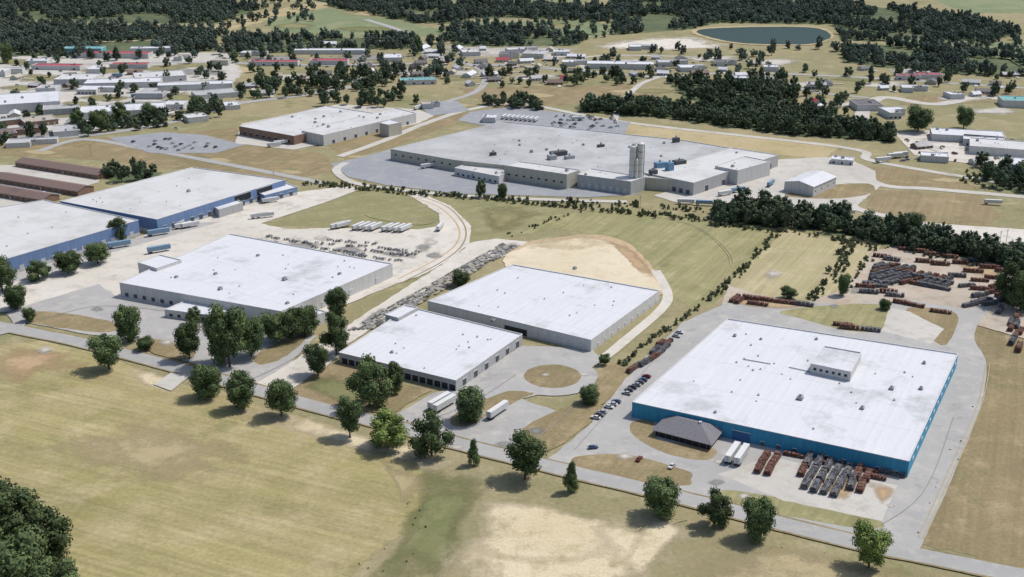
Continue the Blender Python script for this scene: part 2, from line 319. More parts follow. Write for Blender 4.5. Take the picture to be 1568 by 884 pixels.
# right site
poly('storage_yard',[(1105,470),(1115,438),(1160,452),(1235,464),(1290,445),(1338,385),(1380,376),(1540,408),(1560,440),(1640,500),(1568,520),(1500,500),(1400,470),(1190,480)],M['pink'])
poly('yard_paving',[(835,708),(905,650),(950,590),(985,552),(1045,495),(1110,466),(1200,462),(1300,468),(1400,462),(1500,478),(1478,515),(1497,555),(1485,620),(1443,720),(1393,836),(1330,825),(1200,795),(1060,760),(900,722)],M['asph'])
for q,m_ in (([(880,702),(960,698),(1050,722),(1058,735),(1040,745),(900,722)],'brown'),([(968,648),(1000,645),(1010,675),(1092,688),(1082,706),(1020,696),(970,668)],'brown'),([(1120,752),(1330,792),(1325,812),(1130,775)],'fieldB'),
    ([(1195,478),(1280,468),(1355,470),(1352,505),(1300,508),(1230,490)],'fieldB'),([(1395,472),(1465,482),(1450,528),(1425,520),(1390,490)],'brown')):
    poly('grass_patch',q,M[m_],sm=True,jit=.3)
poly('concrete_pad',[(1100,728),(1180,700),(1375,745),(1350,800),(1200,768)],M['conc'])
poly('concrete_pad',[(1362,472),(1392,478),(1445,505),(1425,528),(1350,508)],M['conc'])
soft('bare_soil',[(1240,738),(1300,732),(1325,750),(1285,772)],M['sorange'])
soft('bare_soil',[(1330,742),(1375,748),(1350,778)],M['sorange'],core=.1)
soft('bare_soil',[(1110,462),(1180,455),(1260,470),(1180,476)],M['sorange'])
soft('bare_soil',[(1460,395),(1530,410),(1540,430),(1480,420)],M['sorange'])
soft('bare_soil',[(1400,380),(1440,385),(1420,395),(1380,388)],M['sgrav'])
soft('worn_strip',[(1495,560),(1505,600),(1455,720),(1430,780),(1445,700)],M['sbare'])
road('road',[(-500,395),(0,500),(100,520),(200,545),(300,572),(400,600),(500,628),(620,658),(700,680),(840,715),(1000,753),(1100,778),(1200,804),(1330,836),(1400,850),(1568,884),(1900,950)],9.5,M['road'],M['brown'])
road('road',[(1385,845),(1400,815),(1440,730),(1486,620),(1495,555),(1478,515),(1500,475),(1560,440),(1640,420)],9,M['asph'])
road('driveway',[(-60,520),(10,508),(30,495),(20,480)],7,M['road'])
poly('driveway',[(235,590),(262,572),(290,578),(262,600)],M['conc'],jit=0)
road('service_lane',[(530,250),(515,262),(540,280),(600,290),(700,300),(820,306),(960,310)],7,M['conc'])
for _ in range(34):
    a,b=random.choice([(random.uniform(60,420),random.uniform(470,540)),(random.uniform(700,900),random.uniform(560,690)),(random.uniform(950,1380),random.uniform(700,780)),(random.uniform(380,680),random.uniform(355,410)),(random.uniform(1140,1560),random.uniform(395,475))])
    r=random.uniform(8,24);soft('worn_ground',[(a-r,b),(a,b-r*.4),(a+r,b),(a,b+r*.4)],M[random.choice(['sdark','sgrav','sgrav'])],core=.1)
tm=plain('tyre_mark',(150,148,144))
for (a,b,c) in (((1300,830),(1410,760),(1460,640)),((880,690),(960,600),(1030,520)),((640,650),(720,620),(790,575)),((790,700),(860,640),(915,590)),((60,492),(150,470),(260,478)),((380,585),(450,550),(520,500))):
    road('tyre_mark',[a,b,c],.35,tm)
for t_ in ([(1410,825),(1455,725),(1500,620),(1512,560)],[(960,325),(1060,345),(1120,400),(1080,460)],[(1440,262),(1500,280),(1560,280)]): track(t_)
# pond
pm=N('pond_water');pm.b.inputs['Roughness'].default_value=.5;pm.b.inputs['Base Color'].default_value=(.045,.070,.066,1);pm.b.inputs['Specular IOR Level'].default_value=.02
poly('pond_bank',[(1058,50),(1105,41.5),(1240,41),(1276,53),(1262,65.5),(1222,70.5),(1122,67)],M['tan'],sm=True,jit=1.5)
poly('pond',[(1066,49.5),(1110,43.2),(1238,42.5),(1272,54),(1258,64.5),(1220,69),(1125,65.5)],pm.m,sm=True,jit=1)
ZV=ZC[0]+.005
# ---- buildings
R={'w':roofmat('roof_white',(222,223,226)),'w2':roofmat('roof_offwhite',(216,215,213),(176,174,170),(.48,.74)),'g':roofmat('roof_grey',(196,196,196),(148,146,144),(.42,.72)),'d':roofmat('roof_dark',(118,114,114),(90,88,88)),
 'br':roofmat('roof_brown',(132,112,104),(100,86,82)),'red':roofmat('roof_red',(182,84,90),(150,72,74)),'tan':roofmat('roof_tan',(188,178,162),(150,140,125)),'tq':roofmat('roof_teal',(125,180,180),(95,150,150))}
W={'w':wallmat('wall_white',(214,213,210)),'blue':wallmat('wall_blue',(72,156,192)),'nblue':wallmat('wall_slateblue',(122,146,184),(208,208,206),2.4),'bei':wallmat('wall_beige',(196,192,178)),'grn':wallmat('wall_greygreen',(160,168,160)),'br':wallmat('wall_brick',(146,120,104)),'tq':wallmat('wall_turquoise',(110,185,190)),'gw':wallmat('wall_greywhite',(188,188,188))}
dark=plain('dark_glass',(50,54,62),.3);trimw=plain('trim_white',(218,218,218));metal=plain('galvanised_metal',(172,174,176),.5,.2);dgrey=plain('dark_grey_paint',(92,94,98));dockd=plain('dock_door',(92,94,100));doorw=plain('door_white',(205,205,205));trimb=plain('trim_blue',(70,110,160))
def off(pts,d):
    n=len(pts);r=[]
    for i in range(n):
        a=Vector(pts[i-1]);b=Vector(pts[i]);c=Vector(pts[(i+1)%n]);e1=(b-a).normalized();e2=(c-b).normalized()
        n1=Vector((-e1.y,e1.x));n2=Vector((-e2.y,e2.x));m=(n1+n2);m=m/max(.2,m.dot(n1)) if m.length>1e-4 else n1
        r.append(tuple(b+m*d))
    return r
def bld(name,pts,h,roof,wall,par=.5,trim=None,world=False,z0=0.,parent=None):
    if not world:
        pts=[G(u,v,h) for u,v in pts]
    c=(sum(p[0] for p in pts)/len(pts),sum(p[1] for p in pts)/len(pts));lp=[(x-c[0],y-c[1]) for x,y in pts]
    b=MB();n=len(lp);top=h+par-.25;ins=off(lp,.35);e=off(lp,-.06)
    U=Vector(lp[1])-Vector(lp[0]);U.normalize();V=Vector((-U.y,U.x))
    for i in range(n):
        j=(i+1)%n;L=math.dist(lp[i],lp[j])
        b.face([(*lp[i],z0),(*lp[j],z0),(*lp[j],top),(*lp[i],top)],1,[(0,z0),(L,z0),(L,top),(0,top)])
        b.face([(*e[i],top),(*e[j],top),(*e[j],top+.3),(*e[i],top+.3)],2);b.face([(*e[i],top+.3),(*e[j],top+.3),(*ins[j],top+.3),(*ins[i],top+.3)],2)
        b.face([(*e[j],top),(*e[i],top),(*lp[i],top),(*lp[j],top)],2)
        b.face([(*ins[j],h-.05),(*ins[i],h-.05),(*ins[i],top+.3),(*ins[j],top+.3)][::-1],2)
    b.face([(*p,h-.05) for p in ins],0,[(Vector(p).dot(V),Vector(p).dot(U)) for p in ins])
    o=place(name,b.mesh(name,[R[roof],W[wall],trim or trimw]),(c[0],c[1],0),parent=parent)
    return dict(o=o,pts=pts,h=h,par=parent or o)
def feats(b,edge,ts,w,hh,z,mat,name='doors',frame=True,pr=.12):
    a=Vector(b['pts'][edge]);c=Vector(b['pts'][(edge+1)%len(b['pts'])]);d=(c-a).normalized();rot=math.atan2(d.y,d.x);nn=Vector((d.y,-d.x))
    m=MB();o=b['par'].location
    for t in ts:
        p=a+(c-a)*t+nn*pr*.5-Vector((o.x,o.y))
        m.box((p.x,p.y,z+hh/2),(w,pr,hh),rot,0)
        if frame: m.box((p.x,p.y,z+hh+.14),(w+.5,pr+.18,.24),rot,1)
    ob=bpy.data.objects.new(name,m.mesh(name,[mat,trimw]));sc.collection.objects.link(ob);ob.parent=b['par']
def ru():
    m=MB();m.box((0,0,.15),(2.6,2.,.3),0,1);m.box((0,0,.95),(2.4,1.8,1.3),0,0);m.tube((-.5,0,1.6),(-.5,0,1.85),.45,.45,10,1);m.tube((.6,0,1.6),(.6,0,1.8),.4,.4,10,1);return m.mesh('rooftop_unit',[metal,dgrey])
def vent():
    m=MB();m.tube((0,0,0),(0,0,.6),.35,.35,8,0);m.tube((0,0,.6),(0,0,.85),.6,.1,8,1);return m.mesh('roof_vent',[metal,metal])
RU,VE=ru(),vent()
def topkit(b,n,nv,quad=None):
    p=quad or b['pts'];rot=math.atan2(p[1][1]-p[0][1],p[1][0]-p[0][0]);
    for k in range(n+nv):
        s,t=random.uniform(.08,.92),random.uniform(.08,.92)
        x=(p[0][0]*(1-s)+p[1][0]*s)*(1-t)+(p[3][0]*(1-s)+p[2][0]*s)*t;y=(p[0][1]*(1-s)+p[1][1]*s)*(1-t)+(p[3][1]*(1-s)+p[2][1]*s)*t
        q=random.uniform(.7,1.1)
        place('rooftop_unit' if k<n else 'roof_vent',RU if k<n else VE,(x,y,b['h']-.05),rot,(q,q,q),b['par'])
def unit(b,u,v,s=1.):
    p=b['pts'];rot=math.atan2(p[1][1]-p[0][1],p[1][0]-p[0][0]);x,y=G(u,v,b['h']);place('rooftop_unit',RU,(x,y,b['h']-.05),rot,(s,s,s*.8),b['par'])
lsp=lambda a,b,n:[a+(b-a)*i/(n-1) for i in range(n)]
b=bld('blue_warehouse',[(240,337),(437,276),(295,257),(92,309)],10,'w2','nblue');feats(b,0,lsp(.05,.9,14),3.2,3.4,1,dockd,'dock_doors');topkit(b,1,12)
feats(b,0,(.64,.82),16,5,4.6,dark,'loading_bays')
b2=bld('blue_warehouse',[(-70,421),(212,338),(68,307),(-260,360)],10.6,'w2','nblue');feats(b2,0,lsp(.1,.95,16),3.,3.2,1,doorw,'dock_doors');topkit(b2,1,8)
b3=bld('warehouse_annex',[(405,300),(455,287),(432,279),(385,291)],6,'w','nblue');feats(b3,0,(.2,.5,.8),3,3,1,dockd,'dock_doors')
b3=bld('warehouse_annex',[(335,322),(372,311),(362,306),(325,316)],6,'w','gw')
b=bld('white_factory',[(430,478),(601,405),(352,359),(183,434)],8.5,'w','w');feats(b,3,lsp(.04,.5,9),2.4,2.4,1,dockd,'windows');feats(b,0,lsp(.1,.85,4),3.4,3.6,.3,doorw,'dock_doors',pr=.2);topkit(b,2,16)
for u,v in ((440,465),(395,392),(330,420),(520,420),(270,425)): unit(b,u,v,.8)
b=bld('factory_annex',[(240,412),(278,399),(245,391),(211,403)],10,'w','w')
b=bld('factory_office',[(345,487),(384,474),(300,455),(252,475)],4.5,'w','w');feats(b,3,lsp(.1,.9,7),2,1.6,1.2,dark,'windows')
b=bld('factory_office',[(470,490),(500,478),(455,468),(425,479)],6,'w','w');feats(b,3,lsp(.2,.8,3),2,2,1,dark,'windows')
b=bld('white_warehouse',[(698,584),(800,513),(628,471),(519,541)],5.5,'w','gw');feats(b,3,lsp(.05,.97,16),3.2,3.2,.4,dark,'windows',pr=.2);feats(b,0,lsp(.12,.92,6),3,3.2,.6,dockd,'dock_doors');topkit(b,0,14)
unit(b,755,492,1.);unit(b,600,540,.7)
b=bld('white_warehouse',[(905,522),(1010,446),(785,406),(655,462)],6.5,'w','w');feats(b,3,lsp(.68,.95,5),3.4,3.4,.5,doorw,'dock_doors');feats(b,0,lsp(.1,.95,10),1.2,2.2,.1,doorw,'doors');topkit(b,0,14);unit(b,880,412,1.)
feats(b,3,(.56,),14,3.6,.3,dark,'loading_bay',pr=.3)
b=bld('warehouse_annex',[(610,488),(640,472),(620,468),(590,483)],7,'w','gw')
b=bld('blue_factory',[(1392,708),(1467,543),(1114,489),(968,617)],7.5,'w','blue');B4=b
feats(b,3,lsp(.5,.96,9),1.6,2.2,.1,dockd,'doors');feats(b,3,lsp(.3,.42,2),8,4.4,.4,trimb,'dock_bays');feats(b,0,lsp(.08,.95,12),2.2,1.4,3.6,doorw,'windows');topkit(b,1,26)
for u,v,s in ((1125,515,.8),(1165,520,.6),(1225,611,1.3),(1365,596,1.),(1410,596,.9),(1320,626,.9),(1250,520,.7),(1095,632,.6)): unit(b,u,v,s)
m=MB();o_=B4['o'].location
for (u1,v1,u2,v2) in ((1140,551,1180,558),(1208,563,1300,583)):
    a=Vector((*G(u1,v1,7.5),7.75));c_=Vector((*G(u2,v2,7.5),7.75));m.tube(a-o_,c_-o_,.22,.22,6,0)
ob=bpy.data.objects.new('roof_pipes',m.mesh('roof_pipes',[metal]));sc.collection.objects.link(ob);ob.parent=B4['o']
b=bld('rooftop_penthouse',[G(1303,571,12),G(1319,541,12),G(1262,531,12),G(1241,558,12)],12,'w','w',world=True,z0=7.3,parent=B4['o']);feats(b,3,lsp(.12,.88,6),1.3,1.2,9.4,dark,'windows',frame=False)
shing=plain('dark_shingles',(128,126,130),S=2,var=.3)
c=[G(*p,3.6) for p in ((1090,682),(1113,652),(1026,631),(998,658))];cc=(sum(x for x,_ in c)/4,sum(y for _,y in c)/4);lp=[(x-cc[0],y-cc[1]) for x,y in c]
m=MB();ins=off(lp,1.3)
for i in range(4):
    j=(i+1)%4;m.face([(*ins[i],0),(*ins[j],0),(*ins[j],3.6),(*ins[i],3.6)],1);m.face([(*lp[i],3.4),(*lp[j],3.4),(*lp[j],3.7),(*lp[i],3.7)],2)
m.face([(*p,3.4) for p in lp][::-1],2)
mid=lambda a,b,t=.5:(a[0]*(1-t)+b[0]*t,a[1]*(1-t)+b[1]*t)
e1=mid(lp[0],lp[1]);e2=mid(lp[2],lp[3]);r1=mid(e1,e2,.33);r2=mid(e1,e2,.67)
r1=(*r1,7.4);r2=(*r2,7.4);q=[(*p,3.7) for p in lp]
m.face([q[0],q[1],r1],0);m.face([q[1],q[2],r2,r1],0);m.face([q[2],q[3],r2],0);m.face([q[3],q[0],r1,r2],0)
for i in range(4):
    j=(i+1)%4
    for t in lsp(.06,.94,8):
        p=mid(ins[i],ins[j],t);m.box((p[0],p[1],1.8),(.35,.35,3.5),0,3)
m.box((r1[0],r1[1],7.4),(1.2,1.2,1.),0,2)
place('pavilion_office',m.mesh('pavilion_office',[shing,dark,trimw,plain('brick_pier',(120,95,80))]),(*cc,0))
def plant():
    ps=[([(697,246),(870,264),(1060,278),(1190,240),(1050,216),(870,197),(770,187),(598,229)],9,'g','bei'),([(868,268),(888,261),(795,248),(772,254)],11.5,'w2','bei'),([(966,279),(988,272),(905,259),(884,268)],10,'w2','gw'),
        ([(1062,281),(1192,238),(1120,227),(984,265)],9.7,'w2','gw'),([(764,271),(780,262),(712,252),(696,258)],6,'w2','w'),([(1130,262),(1180,248),(1140,240),(1095,255)],11.5,'w2','w')]
    main=None
    for i,(p,h,r,w_) in enumerate(ps):
        x=bld('factory_complex' if i==0 else 'wing',[G(u,v,h) for u,v in p],h,r,w_,world=True,parent=main)
        if i==0: main=x['o']
        topkit(x,9 if i==0 else 1,22 if i==0 else 3,[G(u,v,h) for u,v in ((697,246),(1060,270),(1050,218),(770,190))] if i==0 else None)
        if i==0: feats(x,7,lsp(.08,.92,8),2,1.4,4.5,dark,'windows')
        if i in (1,4): feats(x,3,lsp(.08,.92,8),2,1.4,4.5 if i<2 else 1.2,dark,'windows')
        if i in (2,3): feats(x,3,lsp(.1,.9,7),3,3.5,.5,dockd if i==3 else doorw,'dock_doors')
        if i==3: feats(x,0,lsp(.15,.9,5),4,4.5,.3,dockd,'dock_doors')
    m=MB();o=main.location
    for (u,v,a,bb,hh,k) in ((1010,258,8,5,5,0),(1040,252,10,6,3.5,1),(1000,268,6,4,4,1),(855,238,14,6,3.5,1),(845,244,6,6,3.5,2),(872,243,8,4,2.5,2),(1025,262,5,5,7,0),(1035,218,6,3,4,1),(755,238,5,3,2.5,1),(920,225,6,3,2,1)):
        x,y=G(u,v,9);m.box((x-o.x,y-o.y,9+hh/2),(a,bb,hh),.5,k);m.tube((x-o.x,y-o.y,9+hh),(x-o.x,y-o.y,11+hh),.8,.6,8,2)
    ob=bpy.data.objects.new('rooftop_machinery',m.mesh('rooftop_machinery',[plain('blue_machinery',(120,155,185)),dgrey,metal]));sc.collection.objects.link(ob);ob.parent=main
plant()
x,y=G(973,291);m=MB()
for dx,dy,hh,r in ((-2.9,0,34,2.6),(2.9,1,36,2.6),(0,5,33,2.6),(0,-3.2,24,1.0)):
    m.tube((dx,dy,4),(dx,dy,hh),r,r,18,0);m.tube((dx,dy,hh),(dx,dy,hh+1.6),r,.4,18,0);m.tube((dx,dy,1),(dx,dy,4),.5,r,18,0)
    for k in range(5,int(hh),5): m.tube((dx,dy,k),(dx,dy,k+.25),r+.12,r+.12,18,1)
    for a in range(4): m.tube((dx+r*.8*math.cos(a*1.57),dy+r*.8*math.sin(a*1.57),0),(dx+r*.8*math.cos(a*1.57),dy+r*.8*math.sin(a*1.57),4.5),.2,.2,6,1)
m.box((0,1,36),(7,4,.3),0,1);m.box((0,-2,30),(8,.15,1.1),0,1);m.box((5.8,1,18),(.5,.5,34),0,1)
for k in range(3,34,3): m.box((5.8,1,k),(1.4,1.4,.15),0,1)
place('storage_silos',m.mesh('storage_silos',[plain('silo_paint',(228,226,220)),metal]),(x,y,0))
def gable(name,L,Wd,h,rh,roof,wall,nw=4):
    m=MB();x=L/2;y=Wd/2
    m.face([(-x,-y,0),(x,-y,0),(x,-y,h),(-x,-y,h)],1,[(0,0),(L,0),(L,h),(0,h)]);m.face([(x,y,0),(-x,y,0),(-x,y,h),(x,y,h)],1,[(0,0),(L,0),(L,h),(0,h)])
    for s in (1,-1):
        q=[(s*x,-y*s,0),(s*x,y*s,0),(s*x,y*s,h),(s*x,0,h+rh),(s*x,-y*s,h)];m.face(q,1,[(0,0),(Wd,0),(Wd,h),(Wd/2,h+rh),(0,h)])
        k=.5;xx=x+k;yy=y+k;hz=h-rh*k/y
        m.face([(-xx*s,-yy*s,hz+.12),(xx*s,-yy*s,hz+.12),(xx*s,0,h+rh+.12),(-xx*s,0,h+rh+.12)],0,[(0,0),(L,0),(L,y),(0,y)])
        m.face([(-xx*s,-yy*s,hz-.05),(xx*s,-yy*s,hz-.05),(xx*s,-yy*s,hz+.12),(-xx*s,-yy*s,hz+.12)],2)
        for t in lsp(-.4,.4,nw): m.box((t*L,s*-(y+.03),h*.5),(1.4,.08,1.2),0,3)
        m.box((.08*L,s*-(y+.04),1.05),(1,.1,2.1),0,2)
    return m.mesh(name,[roof,wall,trimw,dark])
x,y=G(1240,290);place('gable_warehouse',gable('gable_warehouse',38,24,8,2.5,R['w'],W['w']),(x,y,0),math.radians(50))
b=bld('brick_factory',[(450,209),(585,176),(500,163),(366,194)],8,'w2','br');topkit(b,8,8);feats(b,3,lsp(.1,.9,8),3,2,2,dark,'windows')
b=bld('white_factory',[(495,208),(637,174),(605,166),(462,201)],9.2,'w2','w');topkit(b,4,4);feats(b,0,lsp(.1,.9,8),3,3,.5,dockd,'dock_doors')
b=bld('factory_annex',[(595,192),(615,188),(598,184),(581,189)],11,'w','bei')
far=[(25,165,85,60,20,9,'w','w'),(190,176,80,34,15,7,'w','w'),(95,172,40,22,20,6,'w','gw'),(130,84,50,20,0,9,'tq','tq'),(175,88,95,18,-3,6,'red','w'),(235,80,70,16,-4,6,'w','w'),(90,106,60,16,-5,5,'red','w'),(60,98,40,14,-5,5,'w','w'),
(340,98,42,18,0,6,'tan','bei'),(420,100,60,14,0,5,'red','w'),(505,98,46,18,0,5,'red','w'),(505,82,90,16,0,5,'w','w'),(245,122,60,28,10,6,'w2','w'),(190,132,80,28,8,6,'w','w'),(235,148,60,26,12,6,'g','gw'),(120,126,50,26,5,6,'w2','w'),(300,136,80,20,10,6,'w','w'),(150,142,40,20,5,5,'w','w'),
(330,148,50,18,14,5,'g','w'),(60,190,50,20,20,5,'tan','br'),(30,208,60,18,20,5,'br','br'),(100,205,36,16,20,5,'g','w'),(50,222,44,14,20,4,'g','w'),(950,104,80,22,-5,6,'w','w'),(1060,108,50,18,-5,5,'w','w'),(880,100,40,16,0,5,'w','w'),(800,80,60,14,0,5,'w2','w'),(985,76,70,18,-5,5,'w','w'),
(1480,214,62,28,-15,6,'w','w'),(1540,234,60,34,-20,7,'w2','w'),(1325,166,46,18,-5,6,'d','w'),(1370,178,44,20,0,6,'w','w'),(1430,246,24,12,-20,5,'w','w'),(1290,250,24,12,-10,4,'w','w'),(1575,262,40,26,-20,7,'w','w'),(1250,135,40,18,0,5,'g','w'),(1130,125,36,14,0,5,'w','w'),(1420,120,30,14,-8,5,'red','w'),(1390,122,26,12,-8,5,'red','w'),(1562,162,40,26,-10,7,'tq','w'),(640,128,40,18,10,5,'tq','w'),
(750,186,22,10,-10,5,'w','w'),(660,165,26,12,20,5,'w','w'),(300,185,22,14,20,5,'w','w'),(820,86,40,24,0,5,'g','w'),(780,90,28,18,10,7,'w2','w'),(860,84,30,14,-10,5,'w','w'),(720,84,36,16,0,5,'w2','w'),(600,92,36,16,5,5,'w','w'),(560,104,30,14,5,5,'w','w'),(1030,100,40,14,0,5,'w','w'),(1110,100,30,14,-5,5,'w2','w'),
(1180,108,26,14,-5,5,'w','w'),(1505,222,34,20,-20,6,'w','w'),(1400,140,30,14,-5,5,'w2','w'),(1460,150,26,14,-5,5,'w','w'),(15,115,50,20,5,6,'w2','w'),(75,140,30,16,15,5,'w','w'),(10,190,40,18,20,5,'g','br'),(150,110,40,14,0,5,'w','w'),(200,104,46,14,0,5,'red','w'),(280,92,34,14,0,5,'w','w'),(390,86,40,14,0,5,'w','w'),(270,165,30,16,12,5,'w2','w'),(355,165,30,12,14,4,'w','w')]
occ=[]
for (u,v,L,Wd,a,h,r,w_) in far:
    big=L>=80 or (u>1440 and v>200) or r in('red','tq')
    if not big: L*=random.uniform(.5,.95);Wd*=random.uniform(1.,1.6);a+=random.choice((0,0,90))*(L<34)+random.uniform(-14,14)
    if r in('w','w2','tan') and not big and random.random()<.25: r=random.choice(['g','tan','d','w2'])
    x,y=G(u,v);a=math.radians(a);ca,sa=math.cos(a),math.sin(a);occ.append((x,y));occ.append((x+L*.3*ca,y+L*.3*sa));occ.append((x-L*.3*ca,y-L*.3*sa))
    if random.random()<.45 and not big:
        k1,k2=random.uniform(-.3,.3),random.uniform(-.1,.35);q=[(-1,-1),(k1,-1),(k1,k2),(1,k2),(1,1),(-1,1)]
    else: q=[(-1,-1),(1,-1),(1,1),(-1,1)]
    pts=[(x+i*L/2*ca-j*Wd/2*sa,y+i*L/2*sa+j*Wd/2*ca) for i,j in q]
    b=bld('commercial_building',pts,h,r,w_,world=True);feats(b,0,lsp(.12,.88,random.randint(2,5)),random.uniform(1.4,3),1.7,.9,dark if random.random()<.4 else doorw,'windows');topkit(b,2,3)
for (u,v,L) in ((98,262,92),(65,286,92),(20,300,80)):
    x,y=G(u,v);place('long_shed',gable('long_shed',L,16,4,2.2,R['br'],W['br'],12),(x,y,0),math.radians(-27))
HM=[gable('house',L,Wd,3,2.4,R[r],W[w_]) for (L,Wd,r,w_) in ((15,9,'d','w'),(17,10,'g','br'),(13,9,'tan','bei'),(18,9,'br','br'),(14,8,'w2','w'),(16,10,'g','w'),(20,10,'w','w'),(13,8,'d','br'),(15,12,'d','bei'),(11,8,'w','w'),(14,9,'red','w'),(16,9,'w','bei'))]
def inpoly(x,y,p):
    r=False
    for i in range(len(p)):
        a=p[i];b=p[i-1]
        if (a[1]>y)!=(b[1]>y) and x<(b[0]-a[0])*(y-a[1])/(b[1]-a[1])+a[0]: r=not r
    return r
def grid(px,d,keep=1.,world=False,jit=.5):
    p=px if world else [G(*q) for q in px];r=[]
    x0,x1=min(a for a,_ in p),max(a for a,_ in p);y0,y1=min(b for _,b in p),max(b for _,b in p);y=y0
    while y<y1:
        x=x0+random.uniform(0,d)
        while x<x1:
            a=x+random.uniform(-jit,jit)*d;b=y+random.uniform(-jit,jit)*d
            if random.random()<keep and inpoly(a,b,p): r.append((a,b))
            x+=d
        y+=d
    return r
drv=MB()
for reg,d,k in (([(560,92),(900,88),(890,112),(640,125),(560,112)],27,.7),([(640,125),(900,120),(880,140),(700,132)],29,.6),([(900,100),(1120,100),(1180,125),(1010,125)],29,.6),([(1150,118),(1568,128),(1568,150),(1330,148),(1200,140)],29,.65),([(350,125),(560,110),(600,130),(420,150)],29,.65),([(0,118),(220,108),(300,118),(60,150)],32,.55),
   ([(1180,150),(1300,150),(1320,175),(1200,170)],30,.6),([(-40,180),(120,170),(120,205),(-40,225)],28,.6),([(1400,225),(1568,240),(1568,262),(1450,250)],28,.5),([(0,70),(60,75),(60,85),(0,88)],35,.6),([(1300,100),(1560,112),(1560,120),(1300,112)],36,.5),([(330,60),(600,60),(620,75),(350,78)],60,.4),([(1200,75),(1560,80),(1560,90)],90,.4),([(640,70),(900,78),(880,90),(660,90)],34,.6),([(220,150),(340,130),(350,150),(230,180)],32,.5),([(900,85),(1200,85),(1200,100),(900,100)],38,.5)):
    for x,y in grid(reg,d,k):
        if any((x-a)**2+(y-b)**2<500 for a,b in occ): continue
        r_=random.choice((0,1.57))+random.uniform(-.4,.5);s_=random.uniform(.75,1.2);place('house',random.choice(HM),(x,y,0),r_,(s_,s_,random.uniform(.9,1.1)));occ.append((x,y))
        a_=r_+1.57;drv.face([(x+math.cos(a_)*s*1.+math.cos(r_)*t,y+math.sin(a_)*s+math.sin(r_)*t,ZV) for s,t in ((-18,3),(-18,7),(-4,7),(-4,3))],0)
place('driveways',drv.mesh('driveways',[M['conc']]))
# ---- vehicles
tyre=plain('tyre',(45,45,46));redl=plain('tail_light',(150,30,30))
def car(body):
    m=MB()
    prof=[(-2.2,.35),(2.2,.35),(2.25,.7),(2.1,.85),(1.1,.98),(-1.6,1.0),(-2.15,.9),(-2.25,.6)]
    m.prism(prof,-.88,.88,0)
    cab=[(1.05,.97),(.45,1.42),(-1.1,1.45),(-1.75,.99)]
    A=[(x,-.8 if z<1.2 else -.62,z) for x,z in cab];B=[(x,-y,z) for x,y,z in A]
    m.face(A,1);m.face(B[::-1],1)
    m.face([A[1],A[0],B[0],B[1]],1);m.face([A[2],A[1],B[1],B[2]],0);m.face([A[3],A[2],B[2],B[3]],1)
    m.box((-.3,0,1.46),(1.5,1.2,.04),0,0)
    for x in (-1.4,1.4):
        for y in (-.8,.8): m.tube((x,y-.12,.33),(x,y+.12,.33),.33,.33,12,2)
    for y in (-.6,.6): m.box((2.22,y,.68),(.08,.35,.15),0,3);m.box((-2.22,y,.72),(.08,.3,.15),0,4)
    return m.mesh('parked_car',[body,dark,tyre,trimw,redl])
CARS=[car(plain('car_paint_'+n,c,.35,.0,.03)) for n,c in (('white',(215,215,215)),('silver',(165,170,175)),('blue',(90,110,145)),('grey',(110,112,118)),('red',(125,64,64)),('black',(74,76,82)),('silver2',(185,187,188)),('white2',(210,210,206)))]
def trailer(body):
    m=MB();m.box((0,0,2.65),(14.6,2.6,2.8),0,0)
    for i in range(15):
        for s in (-1,1): m.box((-7+i,s*1.31,2.65),(.08,.05,2.8),0,1)
    m.box((0,0,1.12),(14.4,1.2,.22),0,2);m.box((-7.34,0,2.65),(.06,.06,2.7),0,2);m.box((-7.2,0,.75),(.1,2.2,.15),0,2)
    for x in (-6.2,-4.9):
        for y in (-1.05,1.05): m.tube((x,y-.25,.52),(x,y+.25,.52),.52,.52,12,2)
    for y in (-.8,.8): m.box((4.2,y,.6),(.15,.15,1.1),0,2)
    m.box((0,0,4.07),(14.5,2.5,.05),0,0)
    return m.mesh('semi_trailer',[body,metal,tyre])
tw=plain('trailer_white',(222,222,220),.5,0,.05);tb=plain('trailer_blue',(130,160,185),.5,0,.05)
TW,TB=trailer(tw),trailer(tb)
def trl(u,v,a,me=None,n='semi_trailer',s=1.): x,y=G(u,v);place(n,me or TW,(x,y,ZV),math.radians(a),(s,s,s))
for u,v,a in ((518,350,45),(526,349,45),(549,351,58),(558,351,58),(567,352,58),(576,352,58),(594,353,58),(603,353,58),(612,354,58),(621,354,58),(674,352,78),
    (270,349,38),(281,350,38),(292,349,38),(398,335,22),(406,334,22),(414,311,30)): trl(u,v,a,None,'semi_trailer',.85)
for u,v in ((183,380),(243,361),(244,387)): trl(u,v,33,TB)
trl(673,622,55);trl(681,626,55);trl(762,636,57);trl(1121,702,63);trl(1135,705,63);trl(1352,249,20);trl(1370,243,20);trl(1378,241,20)
for i in range(8): trl(772+i*7,182+i*.6,70,None,'semi_trailer',.8)
for u,v,a in ((640,168,60),(650,166,60),(420,225,30),(430,222,30),(885,185,10),(1520,314,-10),(1050,313,-5),(1078,315,-8),(45,305,25),(57,303,25),(1440,240,10),(1295,330,0),(730,272,60),(746,275,60),(655,258,30),(60,150,10),(180,118,0),(210,150,0),(1110,300,30),(1130,295,30),(1180,285,60)): trl(u,v,a,random.choice([TW,TW,TB]),'semi_trailer',.85)
def cars(pts,a,p=1.):
    for u,v in pts:
        if random.random()<p:
            x,y=G(u+random.uniform(-1,1),v+random.uniform(-.7,.7));place('parked_car',random.choice(CARS),(x,y,ZV),math.radians(a+random.choice((0,180))+random.uniform(-4,4)))
cars([(990-i*5.2,580+i*4.2) for i in range(16)],-25,.85);cars([(908,688)],10);cars([(978,706),(1028,717)],60);cars([(873,530),(880,532),(1040,512),(1036,518)],-28)
